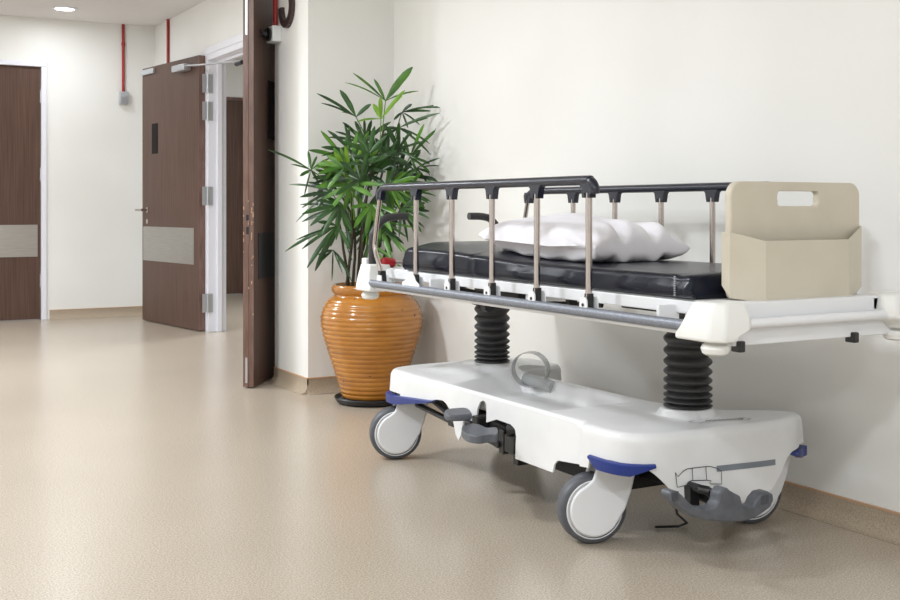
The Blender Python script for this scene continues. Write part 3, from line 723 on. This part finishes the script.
# push handles, grip, socket
for x, s_ in ((1.945, 1), (2.545, -1)):
    bm = NB(); tube(bm, smoothpts([(x, 4.06, .775), (x, 4.06, .87), (x + s_ * .008, 4.06, .905), (x + s_ * .045, 4.06, .950), (x + s_ * .09, 4.06, .964), (x + s_ * .155, 4.06, .966)], 6), .0155, 14)
    obj('push_handle', bm, M['rubber'], ST)
bm = NB(); tube(bm, [(1.975, 4.05, .783), (2.12, 4.05, .778)], .006, 10); o = obj('release_rod', bm, M['chrome'], ST)
bm = NB(); tube(bm, [(1.975, 4.05, .783), (1.982, 4.05, .783), (1.988, 4.05, .783), (2.028, 4.05, .781), (2.036, 4.05, .781), (2.04, 4.05, .781)], [.010, .017, .020, .020, .017, .010], 16); g = obj('grip', bm, M['knob'], o); g['label'] = 'red grip'
# footboard
def rrect(x0, x1, z0, z1, r, seg=6):
    out = []
    for cx_, cz, a0 in ((x1 - r, z1 - r, 0), (x0 + r, z1 - r, 90), (x0 + r, z0 + r, 180), (x1 - r, z0 + r, 270)):
        for k in range(seg + 1):
            a = math.radians(a0 + 90 * k / seg); out.append((cx_ + math.cos(a) * r, cz + math.sin(a) * r))
    return out
def board():
    fy = 2.185
    x0, z1 = ony(731, 182, fy)[0], ony(735, 181, fy)[1]; x1 = ony(860, 185, fy)[0]; z0 = .750
    hx0, hz1 = ony(778, 191, fy); hx1, hz0 = ony(819, 206, fy)
    bm = NB(); outer = rrect(x0, x1, z0, z1, .038, 8); inner = rrect(hx0, hx1, hz0, hz1, .012, 8)
    th = .024
    for yv in (fy, fy + th):
        pass
    O0 = [bm.verts.new((a, fy, b)) for a, b in outer]; O1 = [bm.verts.new((a, fy + th, b)) for a, b in outer]
    I0 = [bm.verts.new((a, fy, b)) for a, b in inner]; I1 = [bm.verts.new((a, fy + th, b)) for a, b in inner]
    n = len(outer)
    for i in range(n):
        j = (i + 1) % n
        bm.faces.new([O0[i], O0[j], O1[j], O1[i]]); bm.faces.new([I0[i], I0[j], I1[j], I1[i]])
        bm.faces.new([O0[i], O0[j], I0[j], I0[i]]); bm.faces.new([O1[i], O1[j], I1[j], I1[i]])
    o = obj('footboard', bm, M['beige'], ST, ang=40, bevel=.005, bseg=3)
    # pocket: a moulded tray hung on the outer face
    fp = fy - .055
    xl, xr = x0 - .022, x1 + .004
    zt_l = ony(722, 232, fy - .01)[1]; zt_c = ony(768, 241, fp)[1]
    # outline in plan: left wing on board, slanted cheek, flat front, right cheek
    plan = [(xl, fy + .012, zt_l, .80), (xl + .006, fy - .012, zt_l, .768), (ony(766, 240, fp)[0], fp, zt_c, z0 + .004), (ony(851, 240, fp)[0], fp + .006, zt_c, z0 + .004), (ony(853, 240, fp)[0], fp + .01, zt_c + .002, z0 + .004), (xr - .004, fy - .006, ony(859, 226, fy)[1], z0 + .03), (xr, fy + .010, ony(859, 226, fy)[1], z0 + .04)]
    bm = NB(); rows = []
    for x, y, zt, zb in plan: rows.append([bm.verts.new((x, y, zb)), bm.verts.new((x, y, (zb * .7 + zt * .3))), bm.verts.new((x, y, zt))])
    for a, b in zip(rows, rows[1:]):
        for k in range(2): bm.faces.new([a[k], b[k], b[k + 1], a[k + 1]])
    pk = obj('chart_pocket', bm, M['beige'], o, solid=.004, ang=20, bevel=.0015)
    bm = NB(); q = [(r_[0], r_[1]) for r_ in plan[1:6]]
    prism(bm, q + [(plan[5][0], fy), (plan[1][0], fy)], lambda a, b: (a, b, z0 + .002), lambda a, b: (a, b, z0 + .010)); obj('pocket_floor', bm, M['beige'], pk)
board()

# ------------------------------------------------------------ mattress
bm = NB()
MX0, MX1, MY0, MY1, MZ0, MZ1 = 1.985, 2.515, 2.235, 3.862, .763, .849
nx, ny = 24, 70
def mprof(t, r):   # rounding along an edge
    return r * (1 - math.sqrt(max(0, 1 - ((r - t) / r) ** 2))) if t < r else 0
seams = [onx(674.5, 285, 1.975)[0], onx(469, 265, 1.975)[0]]
grid = []
ts = [0] + [.0007, .003, .007, .012, .019] + [.05 + k * (MX1 - MX0 - .1) / 14 for k in range(15)] + [MX1 - MX0 - v for v in (.019, .012, .007, .003, .0007)] + [MX1 - MX0]
us = [0, .0007, .003, .007, .012, .019] + [.05 + k * (MY1 - MY0 - .1) / 100 for k in range(101)] + [MY1 - MY0 - v for v in (.019, .012, .007, .003, .0007)] + [MY1 - MY0]
def mtop(ex, y): return .826 + .022 * sm(2.9, 3.7, y) + (.004 + .017 * sm(3.0, 3.55, y)) * sm(0, .14, ex)
def sidewob(y): return .004 * math.sin(y * 9) + .003 * math.sin(y * 23)
for iy, u_ in enumerate(us):
    row = []
    for ix, t_ in enumerate(ts):
        x = MX0 + t_; y = MY0 + u_
        ex = min(t_, MX1 - MX0 - t_); ey = min(u_, MY1 - MY0 - u_)
        z = mtop(ex, y) - mprof(ex, .019) - mprof(ey, .019)
        for s_ in seams: z -= .006 * math.exp(-((y - s_) / .008) ** 2) * (1 - sm(.02, .06, ex))
        row.append(bm.verts.new((x, y, z)))
    grid.append(row)
for a, b in zip(grid, grid[1:]):
    for i in range(len(a) - 1): bm.faces.new([a[i], a[i + 1], b[i + 1], b[i]])
# side walls
loop = [grid[0][i] for i in range(len(ts))] + [grid[j][-1] for j in range(1, len(us))] + [grid[-1][i] for i in range(len(ts) - 2, -1, -1)] + [grid[j][0] for j in range(len(us) - 2, 0, -1)]
prev = loop
for k, (f_, out) in enumerate(((.25, .004), (.5, .006), (.75, .004), (.92, .0), (1.0, -.008))):
    cur = []
    for v in loop:
        z = v.co.z + (MZ0 - v.co.z) * f_
        cx_, cy_ = (MX0 + MX1) / 2, (MY0 + MY1) / 2
        dx = -1 if v.co.x < MX0 + .001 else (1 if v.co.x > MX1 - .001 else 0); dy = -1 if v.co.y < MY0 + .001 else (1 if v.co.y > MY1 - .001 else 0)
        o_ = out + (sidewob(v.co.y) if dx else 0) * (1 if f_ < .9 else .3)
        for s_ in seams:
            if dx: o_ -= .004 * math.exp(-((v.co.y - s_) / .008) ** 2)
        cur.append(bm.verts.new((v.co.x + dx * o_, v.co.y + (dy * o_ * .3 if dy > 0 else dy * o_), z)))
    n = len(loop)
    for i in range(n): bm.faces.new([prev[i], prev[(i + 1) % n], cur[(i + 1) % n], cur[i]])
    prev = cur
bm.faces.new(prev)
MT = obj('mattress', bm, M['vinyl'], ang=70)
tag(MT, 'long black vinyl mattress pad lying on the stretcher', 'mattress')
bm = NB()
for s_ in (onx(675.5, 285, 1.975)[0],):
    for k in range(9):
        z = .770 + k * .0060; box(bm, MX0 - .013, MX0 - .009, s_ + .001, s_ + .0035, z, z + .0034)
obj('stitching', bm, M['stitch'], MT, smooth=False)

# ------------------------------------------------------------ pillow
bm = NB()
A = Vector((2.045, 3.41, .905)); Bc = Vector((2.05, 2.735, .880)); Cc = Vector((2.47, 2.79, .872)); D = Vector((2.47, 3.50, .895))
nu, nv = 80, 50
def pil(u_, v_, top):
    # u along the long side (A->B), v across (A->D)
    p = A.lerp(Bc, u_).lerp(D.lerp(Cc, u_), v_)
    eu = 4 * u_ * (1 - u_); ev = 4 * v_ * (1 - v_)
    f = (max(0, eu) ** (.34 if u_ < .5 else .27)) * (max(0, ev) ** .36)
    pin = .035 * (1 - abs(2 * v_ - 1) ** 2)       # the short sides draw inwards
    pin2 = .022 * (1 - abs(2 * u_ - 1) ** 2)
    p = p + Vector((0, -1, 0)) * pin * (1 - u_) ** 3 + Vector((0, 1, 0)) * pin * u_ ** 6 * .6
    p = p + Vector((1, 0, 0)) * pin2 * (1 - v_) ** 4 * .4 - Vector((1, 0, 0)) * pin2 * v_ ** 4
    # creases running in from the foot end
    cr = math.sin(v_ * 21 + 3 * u_ + .7) * math.exp(-((u_ - .93) / .13) ** 2) * .019 * (f ** .3) + math.sin(v_ * 37 + 5 * u_) * math.exp(-((u_ - .95) / .07) ** 2) * .008
    cr += math.sin(u_ * 30 + 2 * math.sin(v_ * 4)) * math.exp(-((v_ - .04) / .10) ** 2) * .006 * (0 if top else 1.4)
    cr += .004 * math.sin(u_ * 9 + v_ * 7) * f
    if top: z = p.z + f * .090 + cr * min(1, f * 3)
    else:
        zz = p.z - f * .080 + cr * min(1, f * 3) * .6; z = zz
        if f > 0: p = p + Vector((.016 * math.exp(-(v_ / .05) ** 2) * min(1, eu * 3), 0, 0))
    z = max(z, mtop(min(p.x - MX0, MX1 - p.x), p.y) + .0015)
    return (p.x, p.y, z)
T, Bt = [], []
for i in range(nu + 1):
    ta, tb = [], []
    for j in range(nv + 1):
        u_ = .5 - .5 * math.cos(PI * i / nu); v_ = .5 - .5 * math.cos(PI * j / nv)
        edge = i in (0, nu) or j in (0, nv)
        a = bm.verts.new(pil(u_, v_, True)); ta.append(a); tb.append(a if edge else bm.verts.new(pil(u_, v_, False)))
    T.append(ta); Bt.append(tb)
for g_, fl_ in ((T, 0), (Bt, 1)):
    for i in range(nu):
        for j in range(nv):
            q = [g_[i][j], g_[i + 1][j], g_[i + 1][j + 1], g_[i][j + 1]]
            try: bm.faces.new(q[::-1] if fl_ else q)
            except ValueError: pass
PL = obj('pillow', bm, M['linen'], ang=180)
tag(PL, 'white pillow in a creased pillowcase lying on the black mattress', 'pillow')
bm = NB(); rows = []
for k in range(61):     # the lip of the pillowcase along the corridor side
    u_ = .86 * k / 60; tp_ = min(1, (60 - k) / 14, k / 6)
    p = Vector(pil(u_, 0, True)); q = Vector(pil(u_, .02, True)); wv = .0015 * math.sin(u_ * 26)
    rows.append([bm.verts.new(q + Vector((0, 0, .001))), bm.verts.new(p + Vector(((-.010 + wv) * tp_, 0, .004 * tp_))), bm.verts.new(p + Vector(((-.016 + wv) * tp_, 0, -.010 * tp_)))])
for a, b in zip(rows, rows[1:]):
    for k in range(2): bm.faces.new([a[k], b[k], b[k + 1], a[k + 1]])
obj('pillowcase_hem', bm, M['linen'], PL, solid=.002, ang=180)

# ------------------------------------------------------------ potted palm
PXc, PYc = 2.52, 5.27
PT = thing('potted_palm', 'green lady palm in a ribbed orange glazed pot in the corner', 'potted plant', (PXc, PYc, 0))
bm = NB()
key = [(.150, .03), (.159, .06), (.178, .12), (.200, .19), (.226, .27), (.247, .34), (.261, .40), (.262, .44), (.252, .485), (.230, .525), (.205, .548), (.195, .555)]
prof = []
Nn = 170
def kr(z):
    for (r0, z0), (r1, z1) in zip(key, key[1:]):
        if z <= z1: return r0 + (r1 - r0) * (z - z0) / (z1 - z0)
    return key[-1][0]
zs = [.03 + (.545 - .03) * k / Nn for k in range(Nn + 1)]
krs = [kr(z) for z in zs]
for _ in range(6): krs = [krs[0]] + [(krs[i - 1] + 2 * krs[i] + krs[i + 1]) / 4 for i in range(1, Nn)] + [krs[-1]]
for z, r in zip(zs, krs):
    ph = (z - .03) / .0236; prof.append((r + .0042 * (abs(math.sin(PI * ph)) ** .7 - .5) * min(1, (.55 - z) / .02), z))
prof += [(.192, .553), (.193, .560), (.200, .566), (.206, .578), (.207, .592), (.203, .604), (.196, .609), (.188, .606), (.182, .595), (.180, .56), (.18, .50)]
prof = [(0, .03)] + prof
lathe(bm, prof, (PXc, PYc, 0), 72, cap=False); obj('pot', bm, M['pot'], PT, ang=75)
bm = NB(); lathe(bm, [(0, .0), (.156, .0), (.180, .008), (.193, .030), (.189, .034), (.176, .016), (.150, .0295), (0, .0295)], (PXc, PYc, 0.0005), 56, cap=False); obj('saucer', bm, M['black'], PT)
bm = NB(); lathe(bm, [(.181, .55), (.1, .56), (0, .562)], (PXc, PYc, 0), 32, cap=False); obj('soil', bm, M['soil'], PT)
ZP = 5.82
def cw(px, py, dz=0):
    Z = ZP + dz; x, y = w(px, Z); return Vector((x, y, 1 - (py - HY) * Z / F))
VIEW = Vector((math.sin(YAW), math.cos(YAW), 0))
# canes
random.seed(11)
canes = [((352, 284), (355, 240), (350, 190)), ((357, 284), (362, 225), (372, 165)), ((362, 284), (372, 215), (388, 150)), ((368, 284), (384, 225), (398, 165)), ((350, 284), (342, 240), (336, 205)), ((360, 284), (366, 200), (384, 130)), ((372, 284), (388, 245), (404, 200)), ((346, 284), (352, 220), (330, 180))]
for k, c_ in enumerate(canes):
    dz = random.uniform(-.09, .09); b = cw(*c_[0], dz * .7); b.z = .555
    bm = NB(); pts = smoothpts([b, cw(*c_[1], dz), cw(*c_[2], dz * 1.3)], 6)
    pts = [p + Vector((random.uniform(-.002, .002), random.uniform(-.002, .002), 0)) for p in pts]
    tube(bm, pts, [.009 - .004 * i / len(pts) for i in range(len(pts))], 8); obj('cane', bm, M['cane'], PT)
def limit(p):
    p.x = min(p.x, XW - .03); p.z = max(p.z, .02)
    if p.x > XP - .03: p.y = min(p.y, YB - .03)
    elif p.y > YB - .2 : p.y = min(p.y, 6.0)
    return p
def blade(bm, b, tip, wd_, droop, face):
    L_ = (tip - b).length; n = 8; d = (tip - b).normalized()
    side = d.cross(face).normalized(); nrm = side.cross(d).normalized()
    rows = []
    for i in range(n + 1):
        t_ = i / n; c_ = b.lerp(tip, t_) + Vector((0, 0, 1)) * droop * L_ * 4 * t_ * (1 - t_)
        wv = wd_ * (min(1, .16 + 2.6 * t_)) * (1 if t_ < .72 else max(.22, 1 - ((t_ - .72) / .28) ** 1.6 * .8)) / 2
        wv *= (1 if i < n else .8)
        r = [limit(c_ + side * wv - nrm * wv * .30), limit(c_.copy()), limit(c_ - side * wv - nrm * wv * .30)]
        rows.append([bm.verts.new(q) for q in r])
    for a, bq in zip(rows, rows[1:]):
        for k in range(2): bm.faces.new([a[k], a[k + 1], bq[k + 1], bq[k]])
nleaf = 0
def fan(b, tips, wd_, mk, droop=.06, petiole=None, tilt=None):
    global nleaf; nleaf += 1
    bm = NB()
    base_face = (-VIEW + Vector((0, 0, .6)) + Vector((random.uniform(-.6, .6), random.uniform(-.6, .6), random.uniform(-.2, .2)))).normalized() if tilt is None else tilt
    for i, tp in enumerate(tips):
        wv = (wd_[i] if isinstance(wd_, (list, tuple)) else wd_) * .85
        f_ = (base_face + Vector((random.uniform(-.3, .3), random.uniform(-.3, .3), random.uniform(-.3, .3)))).normalized()
        blade(bm, b, tp, wv, droop * random.uniform(.6, 1.3), f_)
    if petiole is not None:
        mid = b.lerp(petiole, .5) + Vector((0, 0, .015)); tube(bm, [limit(b.copy()), limit(mid), limit(petiole)], .0028, 5)
    obj('leaf', bm, M[mk], PT, ang=50)
def pf(base, tips, wd_, mk, dz=0, pet=None, droop=.05, spr=.12):
    b = cw(*base, dz); tt = []
    for tp in tips: tt.append(cw(tp[0], tp[1], dz + (tp[2] if len(tp) > 2 else random.uniform(-spr, spr * .5))))
    fan(b, tt, wd_, mk, droop, cw(*pet, dz * .5) if pet else None, tilt=(-VIEW + Vector((0, 0, .25))).normalized())
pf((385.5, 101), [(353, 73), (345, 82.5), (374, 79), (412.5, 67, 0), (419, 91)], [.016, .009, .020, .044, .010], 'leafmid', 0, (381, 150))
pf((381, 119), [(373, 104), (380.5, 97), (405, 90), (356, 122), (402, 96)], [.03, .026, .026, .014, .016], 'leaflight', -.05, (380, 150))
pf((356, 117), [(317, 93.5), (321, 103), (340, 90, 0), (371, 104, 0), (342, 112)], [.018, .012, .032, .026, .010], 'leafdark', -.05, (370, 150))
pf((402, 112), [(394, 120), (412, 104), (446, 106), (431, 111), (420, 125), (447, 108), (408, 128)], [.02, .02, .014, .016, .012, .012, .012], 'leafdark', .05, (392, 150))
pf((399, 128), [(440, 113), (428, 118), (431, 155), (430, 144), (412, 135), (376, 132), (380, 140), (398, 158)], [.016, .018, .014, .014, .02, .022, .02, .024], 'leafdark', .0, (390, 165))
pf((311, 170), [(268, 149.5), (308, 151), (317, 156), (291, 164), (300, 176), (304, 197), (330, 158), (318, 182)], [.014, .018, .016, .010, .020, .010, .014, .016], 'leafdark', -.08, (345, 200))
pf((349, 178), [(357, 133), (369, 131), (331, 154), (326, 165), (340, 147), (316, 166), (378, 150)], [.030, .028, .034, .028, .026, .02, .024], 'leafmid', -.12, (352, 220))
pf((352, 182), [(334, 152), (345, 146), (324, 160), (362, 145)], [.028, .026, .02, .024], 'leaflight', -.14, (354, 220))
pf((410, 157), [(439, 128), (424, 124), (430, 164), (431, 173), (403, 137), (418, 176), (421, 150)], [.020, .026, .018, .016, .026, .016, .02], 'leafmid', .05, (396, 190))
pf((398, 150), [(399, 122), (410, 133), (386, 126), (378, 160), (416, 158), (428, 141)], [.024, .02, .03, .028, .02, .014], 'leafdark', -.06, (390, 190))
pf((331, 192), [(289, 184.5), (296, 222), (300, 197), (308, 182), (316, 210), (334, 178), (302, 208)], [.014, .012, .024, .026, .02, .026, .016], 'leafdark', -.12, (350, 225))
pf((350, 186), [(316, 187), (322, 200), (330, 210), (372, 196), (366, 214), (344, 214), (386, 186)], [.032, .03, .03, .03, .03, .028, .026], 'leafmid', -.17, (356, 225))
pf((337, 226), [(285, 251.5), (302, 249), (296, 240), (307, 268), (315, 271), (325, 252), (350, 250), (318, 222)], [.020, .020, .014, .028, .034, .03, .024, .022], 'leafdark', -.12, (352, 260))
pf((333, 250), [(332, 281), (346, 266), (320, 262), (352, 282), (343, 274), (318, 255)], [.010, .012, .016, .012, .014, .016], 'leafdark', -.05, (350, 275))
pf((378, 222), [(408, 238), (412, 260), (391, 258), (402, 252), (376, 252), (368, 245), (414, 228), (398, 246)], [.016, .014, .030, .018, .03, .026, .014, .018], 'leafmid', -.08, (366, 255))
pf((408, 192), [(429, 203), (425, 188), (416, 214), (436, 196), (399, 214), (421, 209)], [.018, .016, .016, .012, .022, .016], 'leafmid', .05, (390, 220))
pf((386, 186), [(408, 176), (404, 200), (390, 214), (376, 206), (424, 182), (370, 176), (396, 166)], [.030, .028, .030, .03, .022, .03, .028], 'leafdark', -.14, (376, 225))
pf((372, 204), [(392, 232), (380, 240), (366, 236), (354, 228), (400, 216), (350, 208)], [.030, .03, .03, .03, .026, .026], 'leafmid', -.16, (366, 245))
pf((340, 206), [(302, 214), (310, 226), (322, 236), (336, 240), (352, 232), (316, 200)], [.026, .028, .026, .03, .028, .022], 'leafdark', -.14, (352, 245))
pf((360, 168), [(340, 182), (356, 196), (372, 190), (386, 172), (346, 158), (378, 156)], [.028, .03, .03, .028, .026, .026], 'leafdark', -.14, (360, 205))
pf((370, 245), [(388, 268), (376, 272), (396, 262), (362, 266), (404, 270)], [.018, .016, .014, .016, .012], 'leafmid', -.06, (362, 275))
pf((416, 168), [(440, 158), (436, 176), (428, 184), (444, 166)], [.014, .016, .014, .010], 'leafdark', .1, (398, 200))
random.seed(21)
for k in range(34):         # inner mass of fans
    while True:
        a = random.uniform(-1, 1); b = random.uniform(-1, 1)
        if a * a + b * b < 1: break
    bx, by = 370 + a * 40, 190 + b * 48
    dz = random.uniform(-.22, .20); ob = math.atan2(b, a) + random.uniform(-.5, .5)
    n = random.randint(5, 8); Lp = random.uniform(26, 42) * (1 if by < 215 else .85); tips = []
    for i in range(n):
        an = ob + (i / (n - 1) - .5) * random.uniform(2.0, 2.8)
        l = Lp * random.uniform(.75, 1.05)
        tips.append((bx + math.cos(an) * l, by + math.sin(an) * l * .9 + 3, random.uniform(-.12, .12)))
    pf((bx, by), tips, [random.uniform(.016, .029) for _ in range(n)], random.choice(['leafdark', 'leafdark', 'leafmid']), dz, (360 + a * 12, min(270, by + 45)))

for o in bpy.data.objects:
    if '_w' in o: del o['_w']
